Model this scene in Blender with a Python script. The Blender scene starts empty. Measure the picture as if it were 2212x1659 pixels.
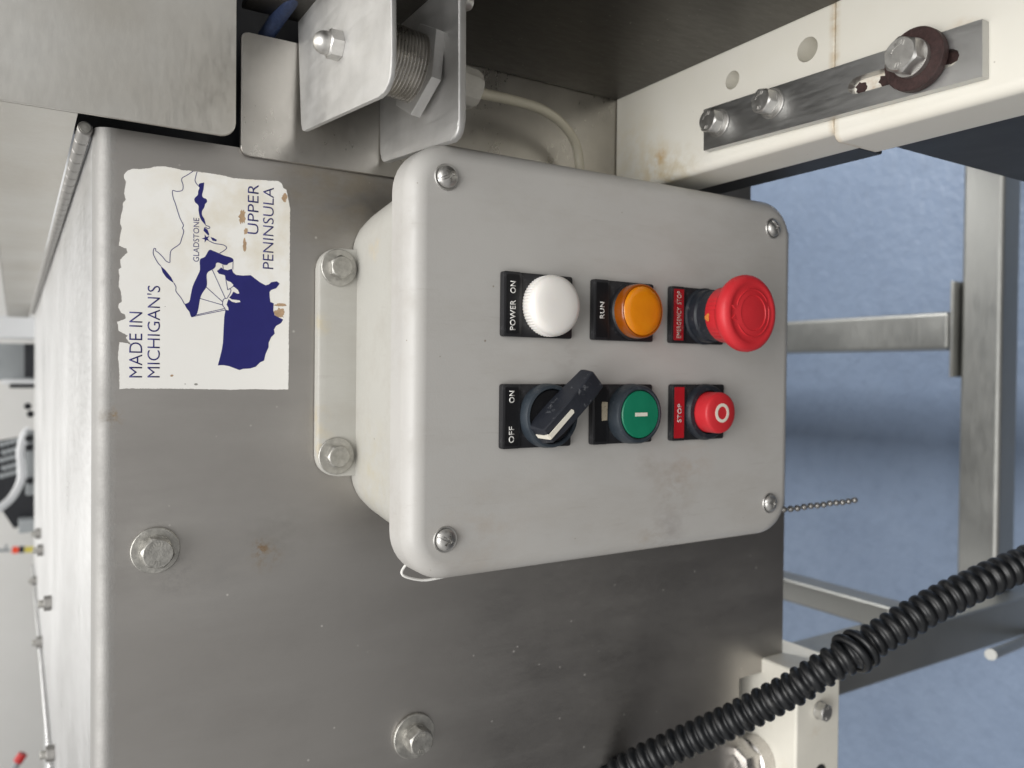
import bpy, bmesh, math, random
from mathutils import Vector, Matrix, noise
random.seed(7)
PI = math.pi
R = math.radians
scene = bpy.context.scene
COL = scene.collection

# ------------------------------------------------------------------ camera
# the phone was held sideways: world up is the left of the picture.
FPX = 1716.0                      # focal length in pixels of a 2212 x 1659 frame
CAM = Vector((0.0, -0.381, 0.0))
def _dir(px, py):
    return Vector(((829.5 - py) / FPX, (1106 - px) / FPX, 1.0))
_Yc = _dir(32, 795).normalized()
_nZ = _dir(3848, 835).normalized()
_Zc = -(_nZ - _Yc * _nZ.dot(_Yc)).normalized()
_Xc = -_Yc.cross(_Zc)
def ray(px, py):
    d = _dir(px, py)
    return Vector((_Xc.dot(d), _Yc.dot(d), _Zc.dot(d)))
def atY(px, py, Y=0.0):
    r = ray(px, py); return CAM + r * ((Y - CAM.y) / r.y)
def atX(px, py, X):
    r = ray(px, py); return CAM + r * ((X - CAM.x) / r.x)
def atZ(px, py, Z):
    r = ray(px, py); return CAM + r * ((Z - CAM.z) / r.z)
def at(px, py, t):
    return CAM + ray(px, py) * t

cd = bpy.data.cameras.new('camera')
cam = bpy.data.objects.new('camera', cd)
COL.objects.link(cam)
fwd = Vector((_Xc.z, _Yc.z, _Zc.z)); rgt = Vector((_Xc.x, _Yc.x, _Zc.x)); upv = Vector((_Xc.y, _Yc.y, _Zc.y))
ix, iy, iz = -upv, rgt, -fwd       # picture right, picture up, backwards
cam.matrix_world = Matrix(((ix.x, iy.x, iz.x, CAM.x), (ix.y, iy.y, iz.y, CAM.y), (ix.z, iy.z, iz.z, CAM.z), (0, 0, 0, 1)))
cd.sensor_width = 36.0
cd.lens = FPX / 2212 * 36.0
cd.clip_start = 0.01
cd.clip_end = 60
cd.dof.use_dof = True
cd.dof.focus_distance = 0.345
cd.dof.aperture_fstop = 10.5
scene.camera = cam

# ------------------------------------------------------------------ light
world = bpy.data.worlds.new('World'); scene.world = world
world.use_nodes = True
bg = world.node_tree.nodes['Background']
bg.inputs[0].default_value = (1.0, 0.985, 0.96, 1)
bg.inputs[1].default_value = 0.45
def area(name, loc, target, sx, sy, power, col=(1, 1, 1)):
    l = bpy.data.lights.new(name, 'AREA'); l.shape = 'RECTANGLE'; l.size = sx; l.size_y = sy
    l.energy = power; l.color = col
    o = bpy.data.objects.new(name, l); COL.objects.link(o)
    o.location = loc
    o.rotation_euler = (Vector(target) - Vector(loc)).to_track_quat('-Z', 'Y').to_euler()
    return o
area('ceiling_lamp', (0.12, -0.35, 1.75), (0.10, -0.1, -0.2), 2.0, 1.4, 19, (1.0, 0.99, 0.97))
area('ceiling_lamp_front', (-0.05, -1.05, 1.55), (0.05, 0.0, -0.2), 1.8, 0.9, 15, (1.0, 0.99, 0.97)).data.spread = R(125)
area('ceiling_lamp_far', (-0.3, 2.1, 1.75), (-0.2, 2.2, -0.3), 1.8, 0.8, 21, (1.0, 0.99, 0.97)).data.spread = R(150)
area('side_lamp', (0.76, 0.45, -0.26), (0.15, 0.42, -1.22), 0.38, 0.33, 10.5, (1.0, 0.99, 0.97))
vs = scene.view_settings
vs.view_transform = 'Standard'; vs.look = 'None'; vs.exposure = 0.0; vs.gamma = 1.0
vs.use_curve_mapping = False
scene.cycles.max_bounces = 8

# ------------------------------------------------------------------ materials
def srgb(r, g, b):
    def c(v):
        v /= 255.0
        return v / 12.92 if v <= .04045 else ((v + .055) / 1.055) ** 2.4
    return (c(r), c(g), c(b))
class NT:
    def __init__(s, name):
        s.m = bpy.data.materials.new(name); s.m.use_nodes = True
        s.t = s.m.node_tree; s.b = s.t.nodes['Principled BSDF']
        s.tc = s.t.nodes.new('ShaderNodeTexCoord')
    def n(s, typ, **kw):
        k = s.t.nodes.new(typ)
        for a, v in kw.items(): setattr(k, a, v)
        return k
    def l(s, a, b): s.t.links.new(a, b)
    def map(s, scale=(1, 1, 1), loc=(0, 0, 0)):
        k = s.n('ShaderNodeMapping'); k.inputs['Scale'].default_value = scale; k.inputs['Location'].default_value = loc
        s.l(s.tc.outputs['Object'], k.inputs[0]); return k.outputs[0]
    def noise(s, scale, stretch=(1, 1, 1), detail=4, rough=.55, loc=(0, 0, 0)):
        k = s.n('ShaderNodeTexNoise'); k.inputs['Scale'].default_value = scale
        k.inputs['Detail'].default_value = detail; k.inputs['Roughness'].default_value = rough
        s.l(s.map(stretch, loc), k.inputs['Vector']); return k.outputs[0]
    def ramp(s, fac, a, b, va=0.0, vb=1.0):
        k = s.n('ShaderNodeMapRange'); k.inputs['From Min'].default_value = a; k.inputs['From Max'].default_value = b
        k.inputs['To Min'].default_value = va; k.inputs['To Max'].default_value = vb
        s.l(fac, k.inputs['Value']); return k.outputs[0]
    def mix(s, fac, a, b):
        k = s.n('ShaderNodeMix', data_type='RGBA')
        if isinstance(fac, (int, float)): k.inputs[0].default_value = fac
        else: s.l(fac, k.inputs[0])
        for sock, v in ((k.inputs[6], a), (k.inputs[7], b)):
            if isinstance(v, tuple): sock.default_value = (*v[:3], 1)
            else: s.l(v, sock)
        return k.outputs[2]
    def math(s, op, a, b=0.0):
        k = s.n('ShaderNodeMath', operation=op)
        for i, v in enumerate((a, b)):
            if isinstance(v, (int, float)): k.inputs[i].default_value = v
            else: s.l(v, k.inputs[i])
        return k.outputs[0]
    def spots(s, scale, size, amount=1.0, loc=(0, 0, 0), keep=0.35):
        # sparse little dots: voronoi cells of which only some carry a dot
        k = s.n('ShaderNodeTexVoronoi'); k.inputs['Scale'].default_value = scale
        s.l(s.map((1, 1, 1), loc), k.inputs['Vector'])
        d = s.ramp(k.outputs['Distance'], size, size * .5)
        sep = s.n('ShaderNodeSeparateColor'); s.l(k.outputs['Color'], sep.inputs[0])
        sel = s.math('LESS_THAN', sep.outputs[0], keep)
        return s.math('MULTIPLY', s.math('MULTIPLY', d, sel), amount)
    def blob(s, c, r, nz):
        # a stain: fades out from c, broken up by a noise
        k = s.n('ShaderNodeVectorMath', operation='DISTANCE'); s.l(s.tc.outputs['Object'], k.inputs[0]); k.inputs[1].default_value = c
        f = s.ramp(k.outputs['Value'], r, r * .15)
        return s.math('MULTIPLY', f, nz)
    def col(s, v):
        if isinstance(v, tuple): s.b.inputs['Base Color'].default_value = (*v[:3], 1)
        else: s.l(v, s.b.inputs['Base Color'])
    def rgh(s, v):
        if isinstance(v, (int, float)): s.b.inputs['Roughness'].default_value = v
        else: s.l(v, s.b.inputs['Roughness'])
    def bump(s, h, strength=.2, dist=.001):
        k = s.n('ShaderNodeBump'); k.inputs['Strength'].default_value = strength; k.inputs['Distance'].default_value = dist
        s.l(h, k.inputs['Height']); s.l(k.outputs[0], s.b.inputs['Normal'])
def metal(name, c, rough, stretch=(1, 1, 1), var=.14, rvar=.1, specks=0.0, fine=900, blotch=14, bump=.04, warm=None):
    m = NT(name); m.b.inputs['Metallic'].default_value = 1
    big = m.noise(blotch, (1, 1, 1), 5, .6)
    fin = m.noise(fine, stretch, 3, .6)
    f = m.ramp(big, .3, .7)
    c1 = tuple(v * (1 - var) for v in c); c2 = tuple(min(1, v * (1 + var)) for v in c)
    if warm: c1 = warm
    cc = m.mix(f, c1, c2)
    fr = m.ramp(fin, .3, .7, -.05, .05)
    r = m.math('ADD', m.ramp(big, .3, .7, rough - rvar, rough + rvar), fr)
    if specks:
        sp = m.math('ADD', m.spots(260, .16, 1, keep=.10), m.spots(95, .06, 1, (3.1, 1.2, .4), keep=.16))
        sp = m.math('MINIMUM', m.math('MULTIPLY', sp, specks), 1.0)
        cc = m.mix(sp, cc, (.62, .60, .55))
        r = m.math('ADD', r, m.math('MULTIPLY', sp, .3))
        m.l(m.ramp(sp, 0, 1, 1, .3), m.b.inputs['Metallic'])
    m.col(cc); m.rgh(r); m.bump(fin, bump, .0006)
    return m.m
def plastic(name, c, rough=.45, var=.05, vs_=40, bump=.03, bs=1500, dirt=None, dirt_amt=.0, spec=.5, sss=0.0, scuff=0.0, coat=0.0):
    m = NT(name)
    big = m.noise(vs_, (1, 1, 1), 5, .6)
    c1 = tuple(v * (1 - var) for v in c); c2 = tuple(min(1, v * (1 + var)) for v in c)
    cc = m.mix(m.ramp(big, .3, .7), c1, c2)
    if dirt:
        d = m.noise(vs_ * 2.3, (1, 1, 1), 6, .65, (5, 2, 1))
        cc = m.mix(m.ramp(d, .56, .78, 0, dirt_amt), cc, dirt)
    if scuff:
        d = m.noise(230, (1, 1, 1), 6, .7, (1, 7, 3))
        sc = m.ramp(d, .60, .72, 0, scuff)
        cc = m.mix(sc, cc, (.35, .36, .38))
    m.col(cc); m.rgh(m.ramp(big, .3, .7, rough - .05, rough + .06))
    m.b.inputs['Specular IOR Level'].default_value = spec
    if sss:
        m.b.inputs['Subsurface Weight'].default_value = sss
        m.b.inputs['Subsurface Radius'].default_value = (.004, .003, .002); m.b.inputs['Subsurface Scale'].default_value = 1.0
    if coat: m.b.inputs['Coat Weight'].default_value = coat; m.b.inputs['Coat Roughness'].default_value = .15
    m.bump(m.noise(bs, (1, 1, 1), 3), bump, .0005)
    return m.m
MAT = {}
def mat_plate():
    m = NT('stainless_panel'); m.b.inputs['Metallic'].default_value = 1
    big = m.noise(5, (1, 1, 1), 6, .6); mid = m.noise(26, (1, 1, .7), 6, .62, (3, 1, 2)); fin_ = m.noise(900, (1, 1, .12), 3, .6)
    cc = m.mix(m.ramp(big, .3, .7), (.43, .413, .395), (.475, .455, .432))
    cc = m.mix(m.ramp(mid, .45, .75, 0, .55), cc, (.37, .352, .335))
    wipe = m.noise(14, (1.6, 1, .25), 6, .62, (6, 2, 8)); cc = m.mix(m.ramp(wipe, .50, .70, 0, .5), cc, (.51, .495, .475))
    nz = m.ramp(m.noise(90, (1, 1, .5), 6, .65, (2, 3, 1)), .40, .62)
    nzf = m.ramp(m.noise(220, (1, 1, 1), 6, .7, (7, 3, 1)), .45, .62)
    rr = m.math('ADD', m.ramp(big, .3, .7, .34, .43), m.math('ADD', m.ramp(mid, .3, .7, -.05, .06), m.ramp(wipe, .45, .7, 0, .07)))
    for (px, py, r, col, a) in ((575, 1198, .010, (.34, .24, .13), .7), (562, 1182, .005, (.30, .16, .04), 1.0), (600, 1150, .02, (.30, .29, .27), .5), (241, 900, .006, (.35, .22, .08), .9),
                                (760, 410, .045, (.33, .29, .23), .75), (690, 400, .03, (.34, .30, .24), .6), (345, 1190, .028, (.50, .49, .46), .55), (380, 1245, .012, (.30, .29, .28), .6), (905, 1590, .024, (.50, .49, .46), .5), (470, 1255, .03, (.36, .35, .34), .45)):
        f = m.math('MULTIPLY', m.blob(tuple(atY(px, py, 0)), r, nz if r > .015 else nzf), a)
        cc = m.mix(f, cc, col); rr = m.math('ADD', rr, m.math('MULTIPLY', f, .18))
    sp = m.math('ADD', m.spots(230, .17, 1, keep=.05), m.spots(85, .075, 1, (3.1, 1.2, .4), keep=.14))
    sp = m.math('MINIMUM', m.math('MULTIPLY', sp, .65), 1.0)
    cc = m.mix(sp, cc, (.66, .64, .60))
    m.l(m.ramp(sp, 0, 1, 1, .45), m.b.inputs['Metallic'])
    sep = m.n('ShaderNodeSeparateXYZ'); m.l(m.tc.outputs['Object'], sep.inputs[0])
    band = m.ramp(m.math('ADD', sep.outputs[2], m.ramp(m.noise(300, (1, 1, 1), 4, .6, (1, 1, 1)), .3, .7, -.0012, .0012)), -.0375, -.0345)   # sanded weld along the fold
    rr = m.math('ADD', rr, m.math('MULTIPLY', band, .26))
    cc = m.mix(m.math('MULTIPLY', band, .8), cc, (.40, .395, .385))
    grit = m.math('MULTIPLY', band, m.noise(1400, (1, 1, 1), 3, .6, (5, 5, 5)))
    m.col(cc); m.rgh(m.math('ADD', rr, m.ramp(fin_, .3, .7, -.025, .025))); m.bump(m.math('ADD', m.math('MULTIPLY', fin_, .04), grit), .25, .0004)
    return m.m
MAT['plate'] = mat_plate()
MAT['top'] = metal('stainless_top', (.72, .72, .72), .36, (1, .1, 1), .06, .06, .6, 500, 8)
MAT['hood'] = metal('stainless_hood', (.70, .69, .655), .42, (.3, 1, 1), .07, .05, .15, 500, 12, bump=.008, warm=(.64, .61, .55))
MAT['bracket'] = metal('bracket_steel', (.66, .655, .645), .60, (1, .12, .12), .07, .03, .1, 420, 60, .015)
MAT['sheet'] = metal('backing_sheet_steel', (.54, .52, .485), .33, (.4, 1, 1), .12, .05, .3, 500, 24, .006)
MAT['darksteel'] = metal('dark_wall_steel', (.105, .10, .092), .42, (1, 1, .3), .10, .04, .25, 400, 14, .006)  # steel with an evenly dark base colour
MAT['bar'] = metal('slotted_bar_steel', (.52, .52, .515), .42, (1, .15, 1), .05, .02, 0, 600, 30, 0.0)
MAT['bolt'] = metal('bolt_steel', (.60, .59, .57), .44, (1, 1, 1), .14, .06, 0, 500, 220)
MAT['dullbolt'] = metal('weathered_bolt_steel', (.50, .49, .46), .52, (1, 1, 1), .22, .08, 0, 900, 260, .25)
MAT['hingesteel'] = metal('hinge_steel', (.36, .35, .335), .45, (1, 1, 1), .15, .06, 0, 500, 60)
MAT['thread'] = metal('threaded_nickel', (.60, .58, .55), .30, (1, 1, 1), .05, .03, 0, 500, 80, 0.0)
MAT['rust'] = plastic('rusted_washer', srgb(58, 39, 37), .62, .35, 500, .5, 1200)
MAT['tube'] = metal('frame_tube_steel', (.42, .42, .40), .48, (.1, 1, 1), .06, .05, 0, 400, 10)
MAT['darktube'] = plastic('dark_support_paint', srgb(48, 49, 51), .45, .12, 30)
MAT['poly'] = plastic('white_guide_plastic', (.84, .81, .72), .42, .05, 26, .06, 700, (.55, .36, .16), .22, .45, .0)
MAT['coupling'] = metal('coupling_steel', (.62, .60, .58), .28, (1, 1, 1), .1, .06, 0, 500, 100)
MAT['blackplastic'] = plastic('black_plastic', srgb(34, 34, 37), .42, .12, 90, .08, 1400, (.16, .16, .17), .35)
MAT['strip'] = plastic('black_label_strip', srgb(17, 17, 20), .35, .1, 90)
MAT['bezel'] = plastic('slate_bezel', srgb(48, 56, 64), .45, .12, 120, .06, 1500, (.14, .15, .16), .4)
MAT['collar'] = plastic('dark_collar', srgb(32, 37, 45), .48, .15, 150, .08, 900, (.2, .2, .19), .35)
MAT['handle'] = plastic('scuffed_handle', srgb(36, 39, 47), .5, .15, 120, .3, 600, None, 0, .5, 0, .55)
MAT['white_lens'] = plastic('white_lens', (.86, .83, .79), .32, .02, 60, .02, 1500, None, 0, .5, .15)
MAT['cream'] = plastic('cream_print', (.80, .76, .66), .45, .05, 200)
MAT['letter'] = plastic('white_lettering', (.78, .77, .74), .5, .04, 300)
MAT['green'] = plastic('green_button', srgb(14, 124, 92), .42, .08, 120, .05, 1500)
MAT['red'] = plastic('red_button', srgb(206, 44, 52), .46, .06, 90, .08, 1300)
MAT['redlabel'] = plastic('red_label_strip', srgb(176, 22, 34), .4, .08, 200)
MAT['wornred'] = plastic('worn_red_label', srgb(158, 22, 32), .5, .2, 300, .1, 1200, None, 0, .5, 0, .55)
MAT['wornletter'] = plastic('worn_lettering', (.62, .52, .46), .6, .25, 900)
MAT['oldlabel'] = plastic('dirty_label', srgb(168, 158, 138), .6, .15, 300, .1, 900, srgb(70, 55, 40), .9)
MAT['paint_chip'] = plastic('yellow_smear', srgb(205, 120, 50), .6, .2, 900)
MAT['navy'] = plastic('navy_print', srgb(30, 30, 104), .4, .05, 200)
MAT['wire'] = plastic('white_wire', (.78, .77, .74), .4)
MAT['cable'] = plastic('beige_cable', (.66, .62, .50), .45)
MAT['gland'] = plastic('pale_gland', (.66, .64, .58), .45, .06, 200)
MAT['conduit'] = plastic('black_conduit', srgb(20, 22, 25), .38, .2, 60, .05, 900, (.085, .083, .08), .6)
MAT['hose'] = plastic('blue_hose', srgb(38, 50, 78), .55, .35, 700, .5, 700)
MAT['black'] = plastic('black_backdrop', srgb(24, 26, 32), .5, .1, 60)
MAT['farwhite'] = plastic('pale_enamel', (.70, .71, .72), .5, .04, 8)
MAT['fargrey'] = plastic('grey_enamel', (.32, .34, .35), .5, .1, 8)
MAT['farred'] = plastic('red_grip', srgb(200, 40, 40), .5)
MAT['farorange'] = plastic('orange_band', srgb(235, 75, 40), .5)
MAT['faryellow'] = plastic('yellow_band', srgb(205, 190, 80), .5)
MAT['olive'] = plastic('olive_plastic', srgb(96, 92, 74), .5, .1, 60)

def mat_box(name, c, stains):
    m = NT(name)
    big = m.noise(16, (1, 1, 1), 5, .6)
    cc = m.mix(m.ramp(big, .3, .7), tuple(v * .97 for v in c), tuple(v * 1.03 for v in c))
    nz = m.ramp(m.noise(110, (1, 1, .6), 6, .65, (2, 3, 1)), .42, .66)
    for (p, r, col, a) in stains:
        cc = m.mix(m.math('MULTIPLY', m.blob(p, r, nz), a), cc, col)
    sp = m.math('ADD', m.spots(150, .055, 1, (1.7, .2, .9), keep=.12), m.spots(45, .03, 1, (4.7, 2.2, .3), keep=.30))
    cc = m.mix(m.math('MULTIPLY', m.math('MINIMUM', sp, 1.0), .75), cc, (.20, .16, .11))
    film = m.ramp(m.noise(45, (1, 1, .35), 7, .7, (9, 1, 4)), .46, .72, 0, .26)
    cc = m.mix(film, cc, (.33, .295, .25))
    scr = m.ramp(m.noise(60, (6, 1, .5), 5, .7, (1, 8, 2)), .63, .68, 0, .30)
    cc = m.mix(scr, cc, (.40, .38, .35))
    m.col(cc); m.rgh(m.math('ADD', m.ramp(big, .3, .7, .34, .44), film))
    m.bump(m.noise(1100, (1, 1, 1), 3), .09, .0004)
    return m.m
LIDY = -.073
def LP(px, py): p = atY(px, py, LIDY); return (p.x, p.y, p.z)
MAT['lid'] = mat_box('enclosure_lid_plastic', (.495, .483, .462), [
    (LP(1455, 1045), .020, (.30, .23, .17), .55), (LP(1395, 1005), .010, (.33, .29, .25), .5), (LP(1445, 1140), .018, (.28, .25, .24), .5),
    (LP(1400, 1165), .014, (.36, .28, .2), .45), (LP(1500, 1000), .016, (.42, .30, .20), .4), (LP(1225, 770), .010, (.30, .27, .25), .45), (LP(1040, 1150), .03, (.42, .35, .28), .35)])
MAT['boxbody'] = mat_box('enclosure_body_plastic', (.475, .467, .432), [
    (tuple(atY(815, 1020, -.03)), .03, (.46, .42, .31), .7), (tuple(atY(690, 700, -.0066)), .007, (.55, .46, .26), .8), (tuple(atY(688, 900, -.0066)), .008, (.55, .44, .24), .8), (tuple(atY(687, 960, -.0066)), .010, (.55, .44, .24), .8), (tuple(atY(828, 535, -.03)), .01, (.6, .45, .2), .8)])
def mat_poly():
    m = NT('guide_block_plastic')
    big = m.noise(22, (1, 1, 1), 5, .6)
    cc = m.mix(m.ramp(big, .3, .7), (.83, .80, .71), (.86, .835, .76))
    sep = m.n('ShaderNodeSeparateXYZ'); m.l(m.tc.outputs['Object'], sep.inputs[0])
    d = m.math('ABSOLUTE', m.math('ADD', sep.outputs[1], .1550))
    nz = m.ramp(m.noise(160, (1, .3, 1), 6, .65), .3, .62)
    cc = m.mix(m.math('MULTIPLY', m.ramp(d, .0035, .0003, 0, .7), nz), cc, (.52, .37, .18))
    nz2 = m.ramp(m.noise(120, (1, 1, 1), 6, .65, (4, 4, 4)), .40, .62)
    for (px, py, r, col, a) in ((1426, 340, .006, (.55, .28, .04), .95), (1420, 372, .022, (.66, .52, .28), .7), (1470, 375, .02, (.62, .54, .38), .6), (1370, 330, .03, (.76, .68, .50), .5), (1900, 190, .012, (.45, .26, .10), .7), (2075, 90, .010, (.50, .30, .12), .8)):
        cc = m.mix(m.math('MULTIPLY', m.blob(tuple(atZ(px, py, -.309)), r, nz2), a), cc, col)
    sp = m.spots(120, .05, 1, (2, 1, 0), .15)
    cc = m.mix(m.math('MULTIPLY', sp, .5), cc, (.25, .2, .15))
    m.col(cc); m.rgh(m.ramp(big, .3, .7, .38, .48)); m.bump(m.noise(700), .05, .0005)
    return m.m
MAT['poly1'] = mat_poly()
def mat_sticker():
    m = NT('sticker_vinyl')
    c = (.88, .87, .835)
    nz = m.ramp(m.noise(60, (1, 1, 1), 6, .6), .4, .65)
    cc = m.mix(m.math('MULTIPLY', m.blob(tuple(atY(500, 420, 0)), .075, nz), .38), c, (.70, .63, .48))
    cc = m.mix(m.math('MULTIPLY', m.blob(tuple(atY(585, 520, 0)), .05, nz), .38), cc, (.70, .63, .48))
    m.col(cc); m.rgh(.42)
    m.bump(m.noise(400, (1, 1, 1), 3), .06, .0004)
    return m.m
MAT['sticker'] = mat_sticker()
MAT['stain'] = plastic('brown_stain', srgb(178, 150, 120), .6, .18, 500)
MAT['ruststain'] = plastic('rust_stain', srgb(166, 124, 70), .7, .3, 400)
def mat_lens():
    m = NT('amber_lens')
    m.col(m.mix(m.ramp(m.noise(60), .3, .7), srgb(222, 128, 6), srgb(236, 146, 14)))
    m.rgh(.25); m.b.inputs['Coat Weight'].default_value = .3
    m.b.inputs['Subsurface Weight'].default_value = .25; m.b.inputs['Subsurface Radius'].default_value = (.004, .002, .0005); m.b.inputs['Subsurface Scale'].default_value = 1
    return m.m
MAT['amber'] = mat_lens()
MAT['amber_rim'] = plastic('amber_rim', srgb(150, 76, 10), .2, .12, 200, .02, 900, None, 0, .6)
def mat_floor():
    m = NT('blue_floor_paint')
    big = m.noise(5, (1, 1, 1), 6, .6); med = m.noise(42, (1, 1, 1), 5, .6)
    cc = m.mix(m.ramp(big, .3, .7), (.195, .255, .365), (.235, .30, .415))
    cc = m.mix(m.ramp(med, .48, .75, 0, .45), cc, (.165, .215, .305))
    cc = m.mix(m.math('MULTIPLY', m.spots(9, .05, 1, (0, 0, 0), .25), .8), cc, (.55, .58, .6))
    m.col(cc); m.rgh(m.ramp(med, .3, .7, .42, .58)); m.bump(m.noise(62, (1, 1, 1), 3, .5), .55, .005)
    return m.m
MAT['floor'] = mat_floor()
MAT['dark_front'] = plastic('floor_for_dark_reflection', (.046, .046, .051), .55, .1, 6)  # made-up dark colour that keeps the panel's lower reflection dark
def mat_wall():
    m = NT('far_wall_paint')
    big = m.noise(1.6, (1, 1, 1), 6, .6)
    m.col(m.mix(m.ramp(big, .3, .75), (.80, .79, .765), (.70, .69, .66))); m.rgh(.6)
    return m.m
MAT['wall'] = mat_wall()

# ------------------------------------------------------------------ builders
W = {}
def link(name, me, mat, parent=None, mw=None):
    o = bpy.data.objects.new(name, me); COL.objects.link(o)
    if me is not None and mat is not None and len(me.materials) == 0:
        me.materials.append(MAT[mat] if isinstance(mat, str) else mat)
    mw = mw or Matrix()
    if parent is not None:
        o.parent = parent; o.matrix_parent_inverse = W[parent].inverted()
    o.matrix_basis = mw; W[o] = mw
    return o
def thing(name, label, cat, loc=(0, 0, 0), group=None):
    o = link(name, None, None, None, Matrix.Translation(Vector(loc)))
    o.empty_display_size = .01
    o['label'] = label; o['category'] = cat
    if group: o['group'] = group
    return o
def tag(o, label, cat, group=None):
    o['label'] = label; o['category'] = cat
    if group: o['group'] = group
    return o
def struct(o):
    o['kind'] = 'structure'; return o
def weighted(me, thr=50):
    # rounded edges, flat faces: corner normals weighted by face area
    from collections import defaultdict
    fa = defaultdict(list)
    for p in me.polygons:
        for v in p.vertices: fa[v].append((p.normal.copy(), p.area))
    ct = math.cos(R(thr)); out_ = []
    for p in me.polygons:
        for v in p.vertices:
            acc = Vector()
            for nn, ar in fa[v]:
                if nn.dot(p.normal) > ct: acc += nn * ar
            out_.append(acc.normalized() if acc.length > 0 else p.normal.copy())
    me.normals_split_custom_set(out_)
    return me
def fin(bm, angle=35, name='m'):
    bmesh.ops.remove_doubles(bm, verts=bm.verts, dist=1e-7)
    bmesh.ops.recalc_face_normals(bm, faces=bm.faces)
    me = bpy.data.meshes.new(name); bm.to_mesh(me); bm.free()
    me.shade_smooth(); me.set_sharp_from_angle(angle=R(angle))
    return me
def FRONT(x, y, z, roll=0):      # local x = world X, local y = world Z, local z = out towards -Y
    return Matrix.Translation((x, y, z)) @ Matrix.Rotation(PI / 2, 4, 'X') @ Matrix.Rotation(roll, 4, 'Z')
def UP(x, y, z, roll=0):
    return Matrix.Translation((x, y, z)) @ Matrix.Rotation(roll, 4, 'Z')
def lathe(prof, n=48, bm=None, angle=35, mod=None, close=True):
    own = bm is None
    bm = bm or bmesh.new()
    rings = []
    for (r, h) in prof:
        if r < 1e-6:
            rings.append([bm.verts.new((0, 0, h))]); continue
        ring = []
        for i in range(n):
            a = 2 * PI * i / n
            rr = r * (mod(i, h) if mod else 1)
            ring.append(bm.verts.new((rr * math.cos(a), rr * math.sin(a), h)))
        rings.append(ring)
    for a, b in zip(rings, rings[1:]):
        for i in range(n):
            j = (i + 1) % n
            if len(a) == 1 and len(b) == 1: continue
            if len(a) == 1: bm.faces.new((a[0], b[i], b[j]))
            elif len(b) == 1: bm.faces.new((a[i], a[j], b[0]))
            else: bm.faces.new((a[i], a[j], b[j], b[i]))
    if close:
        for ring in (rings[0], rings[-1]):
            if len(ring) > 1: bm.faces.new(ring)
    return fin(bm, angle) if own else bm
def prism(poly, h0, h1, bevel=0.0, seg=2, bm=None, angle=20, fr=None):
    # poly in local xy, extruded in local z from h0 to h1; fr maps local points into place
    own = bm is None
    bm = bm or bmesh.new()
    a = [bm.verts.new((x, y, h0)) for x, y in poly]; b = [bm.verts.new((x, y, h1)) for x, y in poly]
    f0 = bm.faces.new(a); f1 = bm.faces.new(b)
    n = len(poly)
    for i in range(n):
        j = (i + 1) % n; bm.faces.new((a[i], a[j], b[j], b[i]))
    if bevel:
        es = list(f1.edges) + list(f0.edges)
        bmesh.ops.bevel(bm, geom=es, offset=bevel, segments=seg, profile=.5, affect='EDGES', clamp_overlap=True)
    if fr is not None and own: bmesh.ops.transform(bm, matrix=fr, verts=bm.verts)
    return fin(bm, angle) if own else bm
def rrect(x0, x1, y0, y1, r, n=6):
    rs = r if isinstance(r, (tuple, list)) else (r,) * 4     # corners: (x1,y1) (x0,y1) (x0,y0) (x1,y0)
    out = []
    for (cx, cy, a0, rr) in ((x1, y1, 0, rs[0]), (x0, y1, 90, rs[1]), (x0, y0, 180, rs[2]), (x1, y0, 270, rs[3])):
        sx = 1 if cx == x1 else -1; sy = 1 if cy == y1 else -1
        if rr <= 0: out.append((cx, cy)); continue
        for k in range(n + 1):
            a = R(a0 + 90 * k / n)
            out.append((cx - sx * rr + rr * math.cos(a), cy - sy * rr + rr * math.sin(a)))
    return out
FX = Matrix.Rotation(PI / 2, 4, 'X')            # local (x, y, z) -> (x, -z, y)
def boxm(x0, x1, y0, y1, z0, z1, bevel=.0005, seg=2, angle=20):
    bm = bmesh.new()
    bmesh.ops.create_cube(bm, size=1)
    for v in bm.verts:
        v.co = Vector(((x0 + x1) / 2 + v.co.x * (x1 - x0), (y0 + y1) / 2 + v.co.y * (y1 - y0), (z0 + z1) / 2 + v.co.z * (z1 - z0)))
    if bevel: bmesh.ops.bevel(bm, geom=list(bm.edges), offset=bevel, segments=seg, profile=.5, affect='EDGES', clamp_overlap=True)
    return weighted(fin(bm, 180)) if angle >= 50 else fin(bm, angle)
def tubem(path, rad, n=16, cap=True, angle=40, bm=None):
    own = bm is None
    bm = bm or bmesh.new()
    pts = [Vector(p) for p in path]
    T = [(pts[min(i + 1, len(pts) - 1)] - pts[max(i - 1, 0)]).normalized() for i in range(len(pts))]
    u = T[0].orthogonal().normalized()
    rings = []
    for i, p in enumerate(pts):
        u = (u - T[i] * u.dot(T[i])).normalized(); v = T[i].cross(u)
        r = rad[i] if isinstance(rad, (list, tuple)) else rad
        rings.append([bm.verts.new(p + u * (r * math.cos(2 * PI * k / n)) + v * (r * math.sin(2 * PI * k / n))) for k in range(n)])
    for a, b in zip(rings, rings[1:]):
        for i in range(n):
            j = (i + 1) % n; bm.faces.new((a[i], a[j], b[j], b[i]))
    if cap: bm.faces.new(rings[0]); bm.faces.new(rings[-1])
    return fin(bm, angle) if own else bm
def spline(pts, n=12):
    pts = [Vector(p) for p in pts]
    P = [pts[0] * 2 - pts[1]] + pts + [pts[-1] * 2 - pts[-2]]
    out = []
    for i in range(1, len(P) - 2):
        for k in range(n):
            t = k / n; a, b, c, d = P[i - 1], P[i], P[i + 1], P[i + 2]
            out.append(.5 * ((2 * b) + (c - a) * t + (2 * a - 5 * b + 4 * c - d) * t * t + (3 * b - a - 3 * c + d) * t ** 3))
    out.append(pts[-1]); return out
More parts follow.
